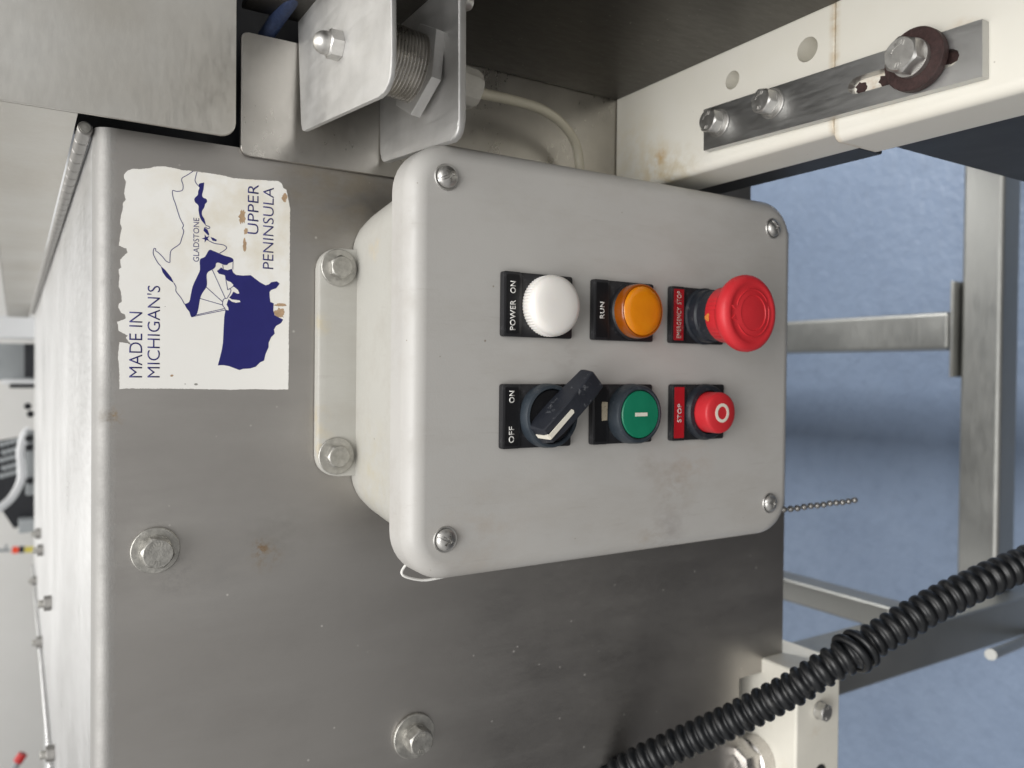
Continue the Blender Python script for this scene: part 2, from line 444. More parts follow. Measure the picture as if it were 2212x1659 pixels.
def textmesh(body, width, height, depth=.00012, bold=0.0, spacing=1.0):
    cu = bpy.data.curves.new('lettering', 'FONT'); cu.body = body; cu.size = 1; cu.extrude = 0; cu.offset = bold
    cu.resolution_u = 4; cu.space_character = spacing
    o = bpy.data.objects.new('lettering', cu); COL.objects.link(o)
    dg = bpy.context.evaluated_depsgraph_get()
    me = bpy.data.meshes.new_from_object(o.evaluated_get(dg))
    bpy.data.objects.remove(o); bpy.data.curves.remove(cu)
    xs = [v.co.x for v in me.vertices]; ys = [v.co.y for v in me.vertices]
    x0, x1, y0, y1 = min(xs), max(xs), min(ys), max(ys)
    bm = bmesh.new(); bm.from_mesh(me); bpy.data.meshes.remove(me)
    for v in bm.verts:
        v.co = Vector(((v.co.x - x0) / (x1 - x0) * width, (v.co.y - y0) / (y1 - y0) * height, 0))
    r = bmesh.ops.extrude_face_region(bm, geom=list(bm.faces))
    bmesh.ops.translate(bm, vec=(0, 0, depth), verts=[g for g in r['geom'] if isinstance(g, bmesh.types.BMVert)])
    m2 = bpy.data.meshes.new('lettering'); bm.to_mesh(m2); bm.free()
    return m2
def hexpoly(af, roll=0):
    r = af / 2 / math.cos(PI / 6)
    return [(r * math.cos(roll + k * PI / 3), r * math.sin(roll + k * PI / 3)) for k in range(6)]
def hexhead(af, h, h0=0.0, mark=True, roll=0.0):
    # hexagon with a chamfered (domed) top and a raised rim of grade marks
    bm = bmesh.new()
    n = 48; rc = af / 2
    def rad(a):
        a = (a - roll) % (PI / 3) - PI / 6
        return rc / math.cos(a)
    prof = []
    for i in range(n):
        a = 2 * PI * i / n
        prof.append((a, rad(a)))
    bot = [bm.verts.new((r * math.cos(a), r * math.sin(a), h0)) for a, r in prof]
    mid = [bm.verts.new((r * math.cos(a), r * math.sin(a), h0 + h - (r - rc) * .58 - .04 * af)) for a, r in prof]
    top = [bm.verts.new((rc * .95 * math.cos(a), rc * .95 * math.sin(a), h0 + h)) for a, r in prof]
    for A, B in ((bot, mid), (mid, top)):
        for i in range(n):
            j = (i + 1) % n; bm.faces.new((A[i], A[j], B[j], B[i]))
    bm.faces.new(top); bm.faces.new(bot)
    if mark:
        for k in list(range(-3, 4)) + list(range(9, 12)):
            a = k * .26 + .4; c = Vector((math.cos(a), math.sin(a), 0)) * rc * .66; t = Vector((-math.sin(a), math.cos(a), 0))
            for sgn in (0,):
                q = []
                w = af * .022; l = af * .07; rr = Vector((math.cos(a), math.sin(a), 0))
                for (s1, s2) in ((-1, -1), (1, -1), (1, 1), (-1, 1)):
                    q.append(c + t * w * s1 + rr * l * s2)
                lo = [bm.verts.new((p.x, p.y, h0 + h - .0001)) for p in q]; hi = [bm.verts.new((p.x, p.y, h0 + h + .00022)) for p in q]
                bm.faces.new(hi)
                for i in range(4): bm.faces.new((lo[i], lo[(i + 1) % 4], hi[(i + 1) % 4], hi[i]))
    return fin(bm, 28)
def washer(ro, ri, h, h0=0.0):
    e = min(.0003, h * .3)
    return lathe([(ri, h0), (ro - e, h0), (ro, h0 + e), (ro, h0 + h - e), (ro - e, h0 + h), (ri, h0 + h), (ri, h0)], 48, close=False)
def split_ring(ro, ri, h, h0=0.0):
    return lathe([(ri, h0), (ro, h0), (ro, h0 + h), (ri, h0 + h), (ri, h0)], 40, close=False, mod=lambda i, z: 1.0 if i > 1 else .985)

# ================================================================== THE SETTING
floor = struct(link('floor', boxm(-3.2, 3.2, -.05, 3.2, -1.26, -1.22, 0), 'floor'))
dark_front = struct(link('darkened_front_floor', boxm(-3.2, 3.2, -2.6, -.054, -1.26, -1.222, 0), 'dark_front'))  # unseen floor in front, darkened for what the steel panel reflects
wall = struct(link('wall', boxm(-3.2, 3.2, 3.2, 3.26, -1.22, 1.6, 0), 'wall'))

# ================================================================== MACHINE CABINET
ZT = -.0285                       # top surface
cab = thing('machine_cabinet', 'large brushed stainless steel machine cabinet carrying the control box', 'machine', (-.2, .6, -1.22))
def front_panel():
    # folded sheet: vertical front, rolled edge, notched at the lower left; 2 mm thick
    bm = bmesh.new()
    r = .0065; xs = [-.62, -.2107, .1033]
    prof = [(0.0, -.4722), (0.0, -.4275), (0.0, ZT - r)]
    for k in range(1, 8):
        a = R(90 * k / 7); prof.append((r - r * math.cos(a), ZT - r + r * math.sin(a)))
    prof.append((.012, ZT))
    g = [[bm.verts.new((x, y, z)) for (y, z) in prof] for x in xs]
    for i in range(2):
        for j in range(len(prof) - 1):
            if i == 0 and j == 0: continue
            bm.faces.new((g[i][j], g[i + 1][j], g[i + 1][j + 1], g[i][j + 1]))
    bmesh.ops.recalc_face_normals(bm, faces=bm.faces)
    if bm.faces[0].normal.y > 0: bmesh.ops.reverse_faces(bm, faces=bm.faces)
    bmesh.ops.solidify(bm, geom=list(bm.faces), thickness=.002)
    return fin(bm, 35)
link('front_panel', front_panel(), 'plate', cab)
link('top_panel', boxm(-.335, .1033, .0125, 1.20, ZT - .002, ZT - .0001, 0), 'top', cab)
# rolled bead along the far-left edge of the top
def bead():
    pts, rad = [], []
    n = 150
    for i in range(n * 4 + 1):
        y = .02 + 1.18 * i / (n * 4)
        pts.append((-.3375, y, ZT + .0012)); rad.append(.0030 if i % 4 else .0022)
    return tubem(pts, rad, 8)
link('edge_bead', bead(), 'top', cab)
# cabinet carcass behind the sheet (keeps the inside dark), and its legs
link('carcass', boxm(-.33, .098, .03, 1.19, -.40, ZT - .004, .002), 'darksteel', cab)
link('hood_gap_shade', boxm(.1045, .42, .018, .024, -.43, -.0222, 0), 'black', cab)  # black sheet added to stand for the shade in the gap under the hood
def tube_box(x0, x1, y0, y1, z0, z1, r=.005): return boxm(x0, x1, y0, y1, z0, z1, r, 3, 50)
# frame
link('cross_tube', tube_box(-.264, .60, .126, .176, -1.066, -1.022, .006), 'tube', cab)
link('depth_tube', tube_box(.036, .085, .186, 1.1, -1.060, -1.013, .005), 'tube', cab)
fl = link('flange_plate', boxm(.001, .123, .178, .182, -1.066, -1.009, .0008), 'tube', cab)
link('leg', tube_box(-.312, -.265, .10, .1405, -1.22, -.402, .004), 'tube', cab)
link('leg', tube_box(.35, .40, .185, .235, -1.22, -.402, .006), 'tube', cab)
link('side_tube', tube_box(-.264, -.2375, .102, .9, -.800, -.765, .004), 'tube', cab)
# panel bolts
def bolt(parent, mw, af, hh, wr, wh, mat='bolt', ring=True, roll=.2, name='bolt', wmat=None, wname='washer'):
    h0 = wh + (.0022 if ring else 0)
    b = link(name, hexhead(af, hh, h0, True, roll), mat, parent, mw)
    link(wname, washer(wr, af * .28, wh), wmat or mat, b, mw)
    if ring: link('spring_washer', split_ring(af * .56, af * .3, .0022, wh), mat, b, mw)
    return b
p = atY(335, 1188, 0); bolt(cab, FRONT(p.x, -.0002, p.z), .0125, .0052, .0102, .0016, 'dullbolt', True, .35)
p = atY(893, 1588, 0); bolt(cab, FRONT(p.x, -.0002, p.z), .0125, .0066, .0118, .0018, 'dullbolt', True, .15)
# small clips along the top edge
clip_m = None
for k, (px, py) in enumerate([(111, 1302), (91, 1386), (79, 1254), (117, 1626), (88, 1152), (93, 1188), (128, 1556)][:6]):
    q = atZ(px, py, ZT)
    b = link('edge_clip', hexhead(.012, .006, 0, False, .3), 'hingesteel', cab, UP(q.x, q.y, ZT + .0002))
    link('stud', lathe([(.0035, .006), (.0035, .010), (.003, .0105), (0, .0105)], 16), 'dullbolt', b, UP(q.x, q.y, ZT))

# ================================================================== HOOD (upper right), hinge
hood = thing('steel_hood', 'plain grey stainless hood standing behind the hinge on the cabinet top', 'hood', (.3, .5, ZT))
HY = -.015
link('front_sheet', prism(rrect(.1035, .62, -.083, .26, (0, 0, .006, 0)), -HY - .002, -HY, .0004, 2, fr=FX), 'hood', hood)
def side_sheet():
    bm = bmesh.new()
    x0, x1, y0, y1 = .1035, .0925, HY + .0025, 1.33
    zz = [(-.0215, .26), (-.0215, .0105)]
    top_near = .0105
    co = [(x0, y0, -.0215), (x1, y1, -.0215), (x1, y1, top_near), (x0, y0, top_near)]
    lo = [bm.verts.new(c) for c in co]; hi = [bm.verts.new((c[0] + .002, c[1], c[2])) for c in co]
    bm.faces.new(lo); bm.faces.new(hi)
    for i in range(4): bm.faces.new((lo[i], lo[(i + 1) % 4], hi[(i + 1) % 4], hi[i]))
    return fin(bm)
link('side_sheet', side_sheet(), 'hood', hood)
link('top_lip', prism([(.1035, HY + .003), (.0925, 1.33), (.60, 1.33), (.60, HY + .003)], .0110, .0122, 0), 'hood', hood)
hinge = thing('piano_hinge', 'long thin piano hinge running back along the foot of the hood', 'hinge', (.10, .5, ZT))
n = 64
kn = None
for k in range(n):
    y0 = .004 + (1.18 - .004) * k / n; y1 = .004 + (1.18 - .004) * (k + 1) / n - .0012
    if kn is None:
        kn = lathe([(.0026, 0), (.0030, .0004), (.0030, y1 - y0 - .0004), (.0026, y1 - y0)], 16)
    x = .1025 - .0105 * y0 / 1.33
    link('knuckle', kn, 'hingesteel', hinge, Matrix.Translation((x, y0, -.0252)) @ Matrix.Rotation(-PI / 2, 4, 'X'))
link('hinge_pin', tubem([(.1025, .003, -.0252), (.0930, 1.185, -.0252)], .0021, 10), 'dullbolt', hinge)

# ================================================================== RIGHT-HAND WALL, SHEET
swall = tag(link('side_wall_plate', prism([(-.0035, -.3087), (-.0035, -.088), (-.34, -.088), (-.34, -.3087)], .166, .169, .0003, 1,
      fr=Matrix(((0, 0, 1, 0), (1, 0, 0, 0), (0, 1, 0, 0), (0, 0, 0, 1)))), 'darksteel'), 'dark steel plate standing upright on the white guide block', 'steel plate')
_sp = [(.1852, -.1300), (.1560, -.1300)] + rrect(.0995, .1560, -.429, -.0880, (.003, .004, 0, 0))[:14] + [(.0995, -.429), (.1852, -.429)]
sheet = tag(link('backing_sheet', prism(_sp, .0008, .003, .0004, 2, fr=FX), 'sheet'),
            'mottled grey steel backing sheet with rounded corner beneath the hood', 'steel sheet')
# odds and ends in the gap right of the sheet
gap = tag(link('galvanised_flap', prism([(.1585, -.083), (.1585, -.094), (.168, -.112), (.19, -.118), (.19, -.083)], -.02, -.0185, .0002, 1, fr=FX), 'top'),
          'bright galvanised flap in the gap beside the sensor bracket', 'flap')
link('gap_shade_sheet', boxm(.157, .40, .045, .05, -.30, -.05, 0), 'black', gap)  # black sheet added behind the opening in place of its deep shade
hose = tag(link('braided_hose', tubem(spline([atY(572, 82, .006), atY(600, 40, -.004), atY(628, 0, -.02), atY(650, -40, -.03)], 8), .0036, 14), 'hose'),
           'short dark blue braided hose behind the sensor bracket', 'hose')

# ================================================================== SENSOR BRACKET + SENSOR
br = thing('sensor_bracket', 'bent stainless bracket with two rounded tabs holding the proximity sensor', 'bracket', (.16, -.05, -.156))
zt, zl = -.114, -.156
def tabpoly(pts, r):
    # round the corners of an open quad list
    out = []
    n = len(pts)
    for i, p in enumerate(pts):
        p = Vector(p); a = Vector(pts[i - 1]); b = Vector(pts[(i + 1) % n])
        rr = r[i] if isinstance(r, (list, tuple)) else r
        if rr <= 0: out.append(tuple(p)); continue
        u = (a - p).normalized(); v = (b - p).normalized()
        ang = u.angle(v); d = rr / math.tan(ang / 2)
        s, e = p + u * d, p + v * d
        for k in range(7):
            t = k / 6; out.append(tuple(s * (1 - t) ** 2 + p * 2 * t * (1 - t) + e * t * t))
    return out
def XY(px, py, z): q = atZ(px, py, z); return (q.x, q.y)
a = XY(640, -60, zt); b = XY(651, 285, zt); c = XY(846, 196, zt); d = XY(845, -60, zt)
link('upper_tab', prism(tabpoly([a, b, c, d], [0, .005, .011, 0]), zt - .002, zt, .0004, 2), 'bracket', br)
a = XY(816, -60, zl); b = XY(822, 352, zl); c = XY(990, 298, zl); d = XY(993, -60, zl)
lower = prism(tabpoly([a, b, c, d], [0, .005, .007, 0]), zl - .0035, zl, .0011, 3)
link('lower_tab', lower, 'bracket', br)
xr = .186
link('web', boxm(xr, xr + .002, -.110, -.006, zl - .003, zt, .0003), 'bracket', br)
q = atZ(735, 100, zt)
nut = link('acorn_nut', hexhead(.0105, .0055, 0, False, .5), 'bolt', br, UP(q.x, q.y, zt + .0001))
link('dome', lathe([(.0047, .0045), (.0047, .0060)] + [(.0047 * math.cos(R(t)), .0065 + .0050 * math.sin(R(t))) for t in range(0, 90, 10)] + [(0, .0115)], 32), 'bolt', nut, UP(q.x, q.y, zt))
q = atZ(1001, 2, zl - .004)
link('retaining_nut', lathe([(0, -.0075), (.003, -.0075), (.0036, -.0065), (.0036, -.0037), (0, -.0037)], 12), 'bolt', br, UP(q.x, q.y, zl))

SX, SY = .1345, -.056
tilt = Matrix.Translation((SX, SY, zl)) @ Matrix.Rotation(R(7), 4, 'Y')
sen = thing('proximity_sensor', 'threaded cylindrical sensor held upright through the lower bracket tab', 'sensor', (SX, SY, zl - .03))
prof = [(0, -.0125), (.0142, -.0125)]
zz = -.0125
while zz < .036:
    prof += [(.0139, zz), (.0150, zz + .0006), (.0150, zz + .0009), (.0139, zz + .0015)]; zz += .00155
prof += [(.0139, .0375), (0, .0375)]
link('threaded_barrel', lathe(prof, 56, angle=60), 'thread', sen, tilt)
def hexnut(af, h, roll):
    bm = bmesh.new()
    prism(hexpoly(af, roll), 0, h, .0005, 2, bm)
    return fin(bm, 30)
link('lock_nut', hexnut(.037, .0048, R(3)), 'bracket', sen, tilt @ Matrix.Translation((0, 0, .0004)))
link('lock_nut', hexnut(.037, .0042, R(40)), 'bracket', sen, tilt @ Matrix.Translation((0, 0, -.0082)))
gl = link('cable_gland', lathe([(.010, -.0128), (.0105, -.0132), (.0105, -.0150), (.0098, -.0154), (.0098, -.0162), (.0093, -.0166), (.0093, -.0235), (.008, -.0262), (.004, -.0272), (0, -.0272)], 24, angle=25,
      mod=lambda i, h: 1.0 if h > -.0164 else (1.0 if i % 4 else .94)), 'gland', sen, tilt)
end = tilt @ Vector((0, 0, -.030))
cab_pts = [tilt @ Vector((0, 0, -.024)), end, atY(1105, 216, -.042), atY(1170, 236, -.032), atY(1215, 268, -.024), atY(1243, 310, -.018), atY(1252, 360, -.016), atY(1250, 410, -.02)]
link('cable', tubem(spline(cab_pts, 10), .0026, 14), 'cable', sen)

# ================================================================== WHITE GUIDE BLOCKS + SLOTTED BAR
ZB = -.309
gb = tag(link('guide_block', None, None), '', '') if False else None
def edge_round(bm, rl, rs):
    # long edges (along the rail) well rounded, the ends only broken
    ln = [e for e in bm.edges if abs((e.verts[0].co - e.verts[1].co).normalized().y) > .9]
    bmesh.ops.bevel(bm, geom=ln, offset=rl, segments=4, profile=.5, affect='EDGES')
    ys = sorted(v.co.y for v in bm.verts)
    en = [e for e in bm.edges if abs(e.verts[0].co.y - e.verts[1].co.y) < 1e-6 and len(e.link_faces) == 2 and any(abs(f.normal.y) > .9 for f in e.link_faces)]
    bmesh.ops.bevel(bm, geom=en, offset=rs, segments=2, profile=.5, affect='EDGES')
def block(name, x0, x1, y0, y1, z0, z1, bev=.0035):
    bm = bmesh.new(); bmesh.ops.create_cube(bm, size=1)
    for v in bm.verts:
        v.co = Vector(((x0 + x1) / 2 + v.co.x * (x1 - x0), (y0 + y1) / 2 + v.co.y * (y1 - y0), (z0 + z1) / 2 + v.co.z * (z1 - z0)))
    edge_round(bm, bev, .0009)
    return weighted(fin(bm, 180))
def holed_block(x0, x1, y0, y1, z0, z1, holes, bev):
    # block with round pockets in its top face
    bm = bmesh.new()
    bmesh.ops.create_cube(bm, size=1)
    for v in bm.verts:
        v.co = Vector(((x0 + x1) / 2 + v.co.x * (x1 - x0), (y0 + y1) / 2 + v.co.y * (y1 - y0), (z0 + z1) / 2 + v.co.z * (z1 - z0)))
    edge_round(bm, bev, .0009); bmesh.ops.recalc_face_normals(bm, faces=bm.faces)
    me = bpy.data.meshes.new('tmp'); bm.to_mesh(me); bm.free()
    o = bpy.data.objects.new('tmp', me); COL.objects.link(o)
    cut = []
    for (hx, hy, r, d) in holes:
        c = bpy.data.objects.new('tmpc', lathe([(0, z1 - d), (r, z1 - d), (r, z1 + .01), (0, z1 + .01)], 32)); COL.objects.link(c); c.location = (hx, hy, 0)
        md = o.modifiers.new('b', 'BOOLEAN'); md.operation = 'DIFFERENCE'; md.object = c; md.solver = 'EXACT'; cut.append(c)
    bpy.context.view_layer.update()
    dg = bpy.context.evaluated_depsgraph_get()
    m2 = bpy.data.meshes.new_from_object(o.evaluated_get(dg))
    for c in cut + [o]: bpy.data.objects.remove(c)
    m2.materials.clear(); m2.shade_smooth()
    return weighted(m2)
h1 = atZ(1582, 173, ZB); h2 = atZ(1744, 107, ZB)
blk1 = tag(link('guide_block', holed_block(.1085, .1985, -.1548, -.0035, ZB - .034, ZB, [(h1.x, h1.y, .0046, .03), (h2.x, h2.y, .0056, .03)], .0045), 'poly1'),
           'cream plastic guide block with two round holes against the steel sheet', 'plastic block')
q = atY(1425, 345, -.01)
blk2 = tag(link('guide_block', block('b', .1045, .1985, -.36, -.1551, ZB - .034, ZB + .0002, .0045), 'poly1'),
           'cream plastic guide block under the rusty washer end of the slotted bar', 'plastic block')
sb = tag(link('support_beam', boxm(.1135, .1945, -.136, -.0035, ZB - .066, ZB - .0345, .001), 'darktube'), 'black support bar beneath the holed guide block', 'bar')
sp = tag(link('support_leg', boxm(.1165, .19, -.42, -.1395, -1.22, ZB - .0345, .002), 'darktube'), 'dark upright support panel under the far end of the guide rail', 'support')
bar = thing('slotted_bar', 'flat grey steel bar with a slot bolted across both guide blocks', 'steel bar', (.125, -.15, ZB))
def slotted():
    zb, ztb = ZB + .0004, ZB + .0050
    A = XY(1520, 237, ztb); B = XY(2122, 40, ztb); C = XY(2122, 165, ztb); D = XY(1520, 325, ztb)
    A, B, C, D = map(Vector, (A, B, C, D))
    L = ((B - A) + (C - D)) / 2; wv = ((D - A) + (C - B)) / 2
    def P(s, t): return A + (L * s) + (wv * t)
    bm = bmesh.new()
    s0, s1, w0, w1 = .60, .94, .34, .68
    outer = [P(0, 0), P(s0, 0), P(s1, 0), P(1, 0), P(1, 1), P(s1, 1), P(s0, 1), P(0, 1)]
    m = 6
    slot = []
    for k in range(m + 1):
        a = PI / 2 + PI * k / m
        slot.append(P(s0 + .035 + .035 * math.cos(a), (w0 + w1) / 2 - (w1 - w0) / 2 * math.sin(a)))
    for k in range(m + 1):
        a = -PI / 2 + PI * k / m
        slot.append(P(s1 - .035 + .035 * math.cos(a), (w0 + w1) / 2 - (w1 - w0) / 2 * math.sin(a)))
    def lay(z):
        vo = [bm.verts.new((p.x, p.y, z)) for p in outer]; vs = [bm.verts.new((p.x, p.y, z)) for p in slot]
        return vo, vs
    faces = []
    L1 = lay(zb); L2 = lay(ztb)
    # slot indices: 0..m left cap starts at top(w0 side)-> bottom, m+1..2m+1 right cap bottom -> top
    for vo, vs in (L1, L2):
        left = vs[:m + 1]; right = vs[m + 1:]
        bm.faces.new([vo[7], vo[0], vo[1]] + left + [vo[6]])
        bm.faces.new([vo[3], vo[4], vo[5]] + right + [vo[2]])
        bm.faces.new([vo[1], vo[2], right[-1], left[0]])
        bm.faces.new([vo[5], vo[6], left[-1], right[0]])
    for idx in (0, 1):
        A_, B_ = L1[idx], L2[idx]
        for i in range(len(A_)):
            j = (i + 1) % len(A_); bm.faces.new((A_[i], A_[j], B_[j], B_[i]))
    bmesh.ops.recalc_face_normals(bm, faces=bm.faces)
    return fin(bm, 30)
link('bar', slotted(), 'bar', bar)
zb = ZB + .0051
for (px, py, rx, ry, sd) in ((1862, 190, .0032, .0030, 1), (1918, 172, .0045, .0032, 2), (2055, 118, .006, .004, 3)):
    q = atZ(px, py, ZB + .0003); rnd = random.Random(sd)
    link('rust_patch', prism([(q.x + ry * math.cos(a) * rnd.uniform(.6, 1.1), q.y + rx * math.sin(a) * rnd.uniform(.6, 1.1)) for a in [k * 2 * PI / 16 for k in range(16)]], ZB + .0003, ZB + .0008, 0), 'rust', bar)
for (px, py) in ((1553, 266), (1668, 224)):
    q = atZ(px, py, zb)
    bolt(bar, UP(q.x, q.y, zb), .0105, .0056, .0070, .0010, 'bolt', True, .3)
q = atZ(1985, 132, zb)
bb = link('bolt', hexhead(.0128, .0068, .0066, True, .1), 'bolt', bar, UP(q.x, q.y, zb))
w_ = link('rusty_washer', washer(.0122, .0045, .0040, .0002), 'rust', bb, UP(q.x, q.y, zb)); w_['label'] = 'dark rusty brown washer'
link('spring_washer', split_ring(.0074, .0045, .0023, .0043), 'bolt', bb, UP(q.x, q.y, zb))

# ================================================================== LOWER BLOCK, UNION, BOLT
lb = thing('lower_guide_block', 'cream plastic block poking through the cabinet notch behind the black conduit', 'plastic block', (-.3, .01, -.4975))
link('block', boxm(-.42, -.2006, -.030, .09, -.4975, -.4505, .002, 3, 60), 'poly', lb)
p = atY(1768, 1533, -.03)
bolt(lb, FRONT(p.x, -.0302, p.z), .011, .006, .0062, .001, 'bolt', False, .1)
p = atY(1771, 1668, -.03)
link('bolt_hole', lathe([(0, 0), (.0055, 0), (.0055, .0006), (0, .0006)], 24), 'darktube', lb, FRONT(p.x, -.0301, p.z))
un = thing('pipe_union', 'shiny steel pipe union with hexagon nut half hidden below the conduit', 'pipe fitting', (-.26, -.02, -.4505))
uc = atZ(1640, 1640, -.4505)
q = Vector((uc.x, uc.y + .002, -.4502))
link('hex_nut', hexnut(.030, .014, R(10)), 'coupling', un, UP(q.x, q.y, -.438))
link('collar', lathe([(.010, 0), (.0165, 0), (.0165, .011), (.0150, .0121), (.010, .0121)], 40, close=False), 'coupling', un, UP(q.x, q.y, -.4502))
link('spigot', lathe([(.0075, .012), (.0105, .012), (.0105, .026), (.0098, .027), (.0075, .027), (.0075, .016)], 32, close=False), 'coupling', un, UP(q.x, q.y, -.4502))

rd = tag(link('steel_rod', tubem([atY(2140, 1414, .03), atY(2180, 1398, .06), atY(2330, 1335, .16)], [.0055, .0056, .0056], 18), 'tube'), 'short bare steel rod end beside the dark frame leg', 'rod')

# ================================================================== CONDUIT
cp = [at(1190, 1745, .500), at(1330, 1672, .490), at(1480, 1602, .480), at(1600, 1547, .468), at(1700, 1495, .458), at(1790, 1440, .452), at(1880, 1388, .452), at(1990, 1322, .455), at(2110, 1262, .46), at(2240, 1205, .465), at(2340, 1165, .47)]
path = spline(cp, 40)
# resample at even spacing
L = [0]
for a, b in zip(path, path[1:]): L.append(L[-1] + (b - a).length)
def along(s):
    for i in range(len(L) - 1):
        if L[i + 1] >= s:
            t = (s - L[i]) / (L[i + 1] - L[i] + 1e-12); return path[i].lerp(path[i + 1], t)
    return path[-1]
pitch = .0067; per = 10
tot = L[-1]; N = int(tot / pitch * per)
cpts, crad = [], []
for i in range(N):
    s = tot * i / (N - 1); ph = (s / pitch) % 1
    prof_ = max(0.0, 1 - (abs(ph - .5) / .36) ** 2.4) ** .55
    kk = int(s / pitch); jit = math.sin(kk * 12.9898) * 43758.5453 % 1 - .5
    cpts.append(along(s) + Vector((noise.noise((s * 30, 1, 0)), noise.noise((s * 30, 5, 0)), noise.noise((s * 30, 9, 0)))) * .0009); crad.append(.0078 + (.0021 + .00045 * jit) * prof_)
con = thing('corrugated_conduit', 'black corrugated cable conduit slanting across in front of the cabinet', 'conduit', tuple(along(0)))
link('conduit', tubem(cpts, crad, 28, angle=70), 'conduit', con)
# the split end of a second length that overlaps it
si = min(range(N), key=lambda i: (cpts[i] - at(1845, 1408, .452)).length)
tdir = (cpts[si + 5] - cpts[si - 5]).normalized()
def overlap(off, rr_, tilt_, tube_):
    u = tdir.orthogonal().normalized(); v = tdir.cross(u)
    bm = bmesh.new(); rings = []
    for k in range(48):
        a = 2 * PI * k / 48
        d_ = u * math.cos(a) + v * math.sin(a)
        c_ = cpts[si] + tdir * (off + tilt_ * math.cos(a + .8)) + d_ * rr_
        rings.append([bm.verts.new(c_ + (d_ * math.cos(b) + tdir * math.sin(b)) * tube_) for b in [2 * PI * t / 10 for t in range(10)]])
    for k in range(48):
        A, B = rings[k], rings[(k + 1) % 48]
        for t in range(10): bm.faces.new((A[t], A[(t + 1) % 10], B[(t + 1) % 10], B[t]))
    return fin(bm, 70)
link('split_end', overlap(-.002, .0101, .0032, .0026), 'conduit', con)
link('split_end', overlap(.0042, .0098, .0026, .0023), 'conduit', con)


# ================================================================== CONTROL BOX
cb = thing('control_box', 'off-white plastic control box with six push buttons bolted to the cabinet', 'control box', (.005, -.03, -.384))
LX0, LX1, LZ0, LZ1 = -.0918, .1008, -.3872, -.1412
LB = -.054
def lid():
    bm = bmesh.new()
    r = .0085
    steps = [(0.0, LB)] + [(0.0, LB + (LIDY + r - LB) * .5), (0, LIDY + r)]
    rings = []
    for (ins, y) in steps: rings.append((ins + .0, y))
    for k in range(1, 9):
        a = R(90 * k / 8); rings.append((r - r * math.cos(a), LIDY + r - r * math.sin(a)))
    vs = []
    for ins, y in rings:
        poly = rrect(LX0 + ins, LX1 - ins, LZ0 + ins, LZ1 - ins, max(.004, .0215 - ins), 10)
        vs.append([bm.verts.new((x, y, z)) for x, z in poly])
    for A, B in zip(vs, vs[1:]):
        n = len(A)
        for i in range(n): bm.faces.new((A[i], A[(i + 1) % n], B[(i + 1) % n], B[i]))
    bm.faces.new(vs[-1]); bm.faces.new(vs[0])
    return weighted(fin(bm, 180))
link('lid', lid(), 'lid', cb)
def body():
    bm = bmesh.new()
    vs = []
    for (ins, y) in ((.0140, LB + .0005), (.0190, -.012), (.021, -.0025), (.022, -.0006)):
        poly = rrect(LX0 + ins, LX1 - ins, LZ0 + ins * .45, LZ1 - ins * .10, .019, 10)
        vs.append([bm.verts.new((x, y, z)) for x, z in poly])
    for A, B in zip(vs, vs[1:]):
        n = len(A)
        for i in range(n): bm.faces.new((A[i], A[(i + 1) % n], B[(i + 1) % n], B[i]))
    bm.faces.new(vs[-1]); bm.faces.new(vs[0])
    return fin(bm, 50)
link('body', body(), 'boxbody', cb)
fz0 = atY(783, 800, -.006).z; fz1 = atY(687, 800, -.006).z
fx0 = atY(690, 1031, -.006).x; fx1 = atY(700, 534, -.006).x
link('mounting_flange', prism(rrect(fx0, fx1, fz0, fz1 , (.010, .010, .001, .001), 8), .0006, .0068, .0016, 4, fr=FX, angle=60), 'boxbody', cb)
for (px, py, ro) in ((733, 578, .1), (727, 985, .5)):
    p = atY(px, py, -.008)
    bolt(cb, FRONT(p.x, -.0069, p.z), .0102, .0042, .0090, .0014, 'dullbolt', False, ro, 'flange_bolt')
# lid screws: pan heads with a cross and a slot
def screw_head():
    bm = bmesh.new()
    n = 48
    rr, h = .0048, .0027
    rings = []
    N2 = 14
    for j in range(N2 + 1):
        t = j / N2; r = rr * (1 - t)
        rings.append(r)
    def zof(x, y):
        r = math.hypot(x, y); z = h * math.sqrt(max(0, 1 - (r / rr) ** 2.2)) if r < rr else 0
        cut = 0
        if abs(y) < .00062: cut = max(cut, .0006)
        if abs(x) < .00055 and abs(y) < .0024: cut = max(cut, .0012)
        if abs(y) < .00055 and abs(x) < .0024: cut = max(cut, .0014)
        return z - min(cut, max(0, z - .0002))
    g = 46; vs = {}
    for i in range(g + 1):
        for j in range(g + 1):
            u = -1 + 2 * i / g; v = -1 + 2 * j / g
            x = u * math.sqrt(1 - v * v / 2) * rr; y = v * math.sqrt(1 - u * u / 2) * rr
            vs[i, j] = bm.verts.new((x, y, zof(x, y) + .0004))
    for i in range(g):
        for j in range(g): bm.faces.new((vs[i, j], vs[i + 1, j], vs[i + 1, j + 1], vs[i, j + 1]))
    return fin(bm, 50)
sh = screw_head(); wsh = lathe([(0, 0), (.0056, 0), (.0058, .0003), (.0056, .0007), (.0047, .0005), (0, .0005)], 40)
for (px, py, ro) in ((966, 382, 115), (963, 1166, 60), (1671, 493, 35), (1664, 1087, 75)):
    p = atY(px, py, LIDY - .001)
    s = link('cover_screw', sh, 'bolt', cb, FRONT(p.x, LIDY - .0006, p.z, R(ro)))
    link('screw_washer', wsh, 'bolt', s, FRONT(p.x, LIDY - .0001, p.z))

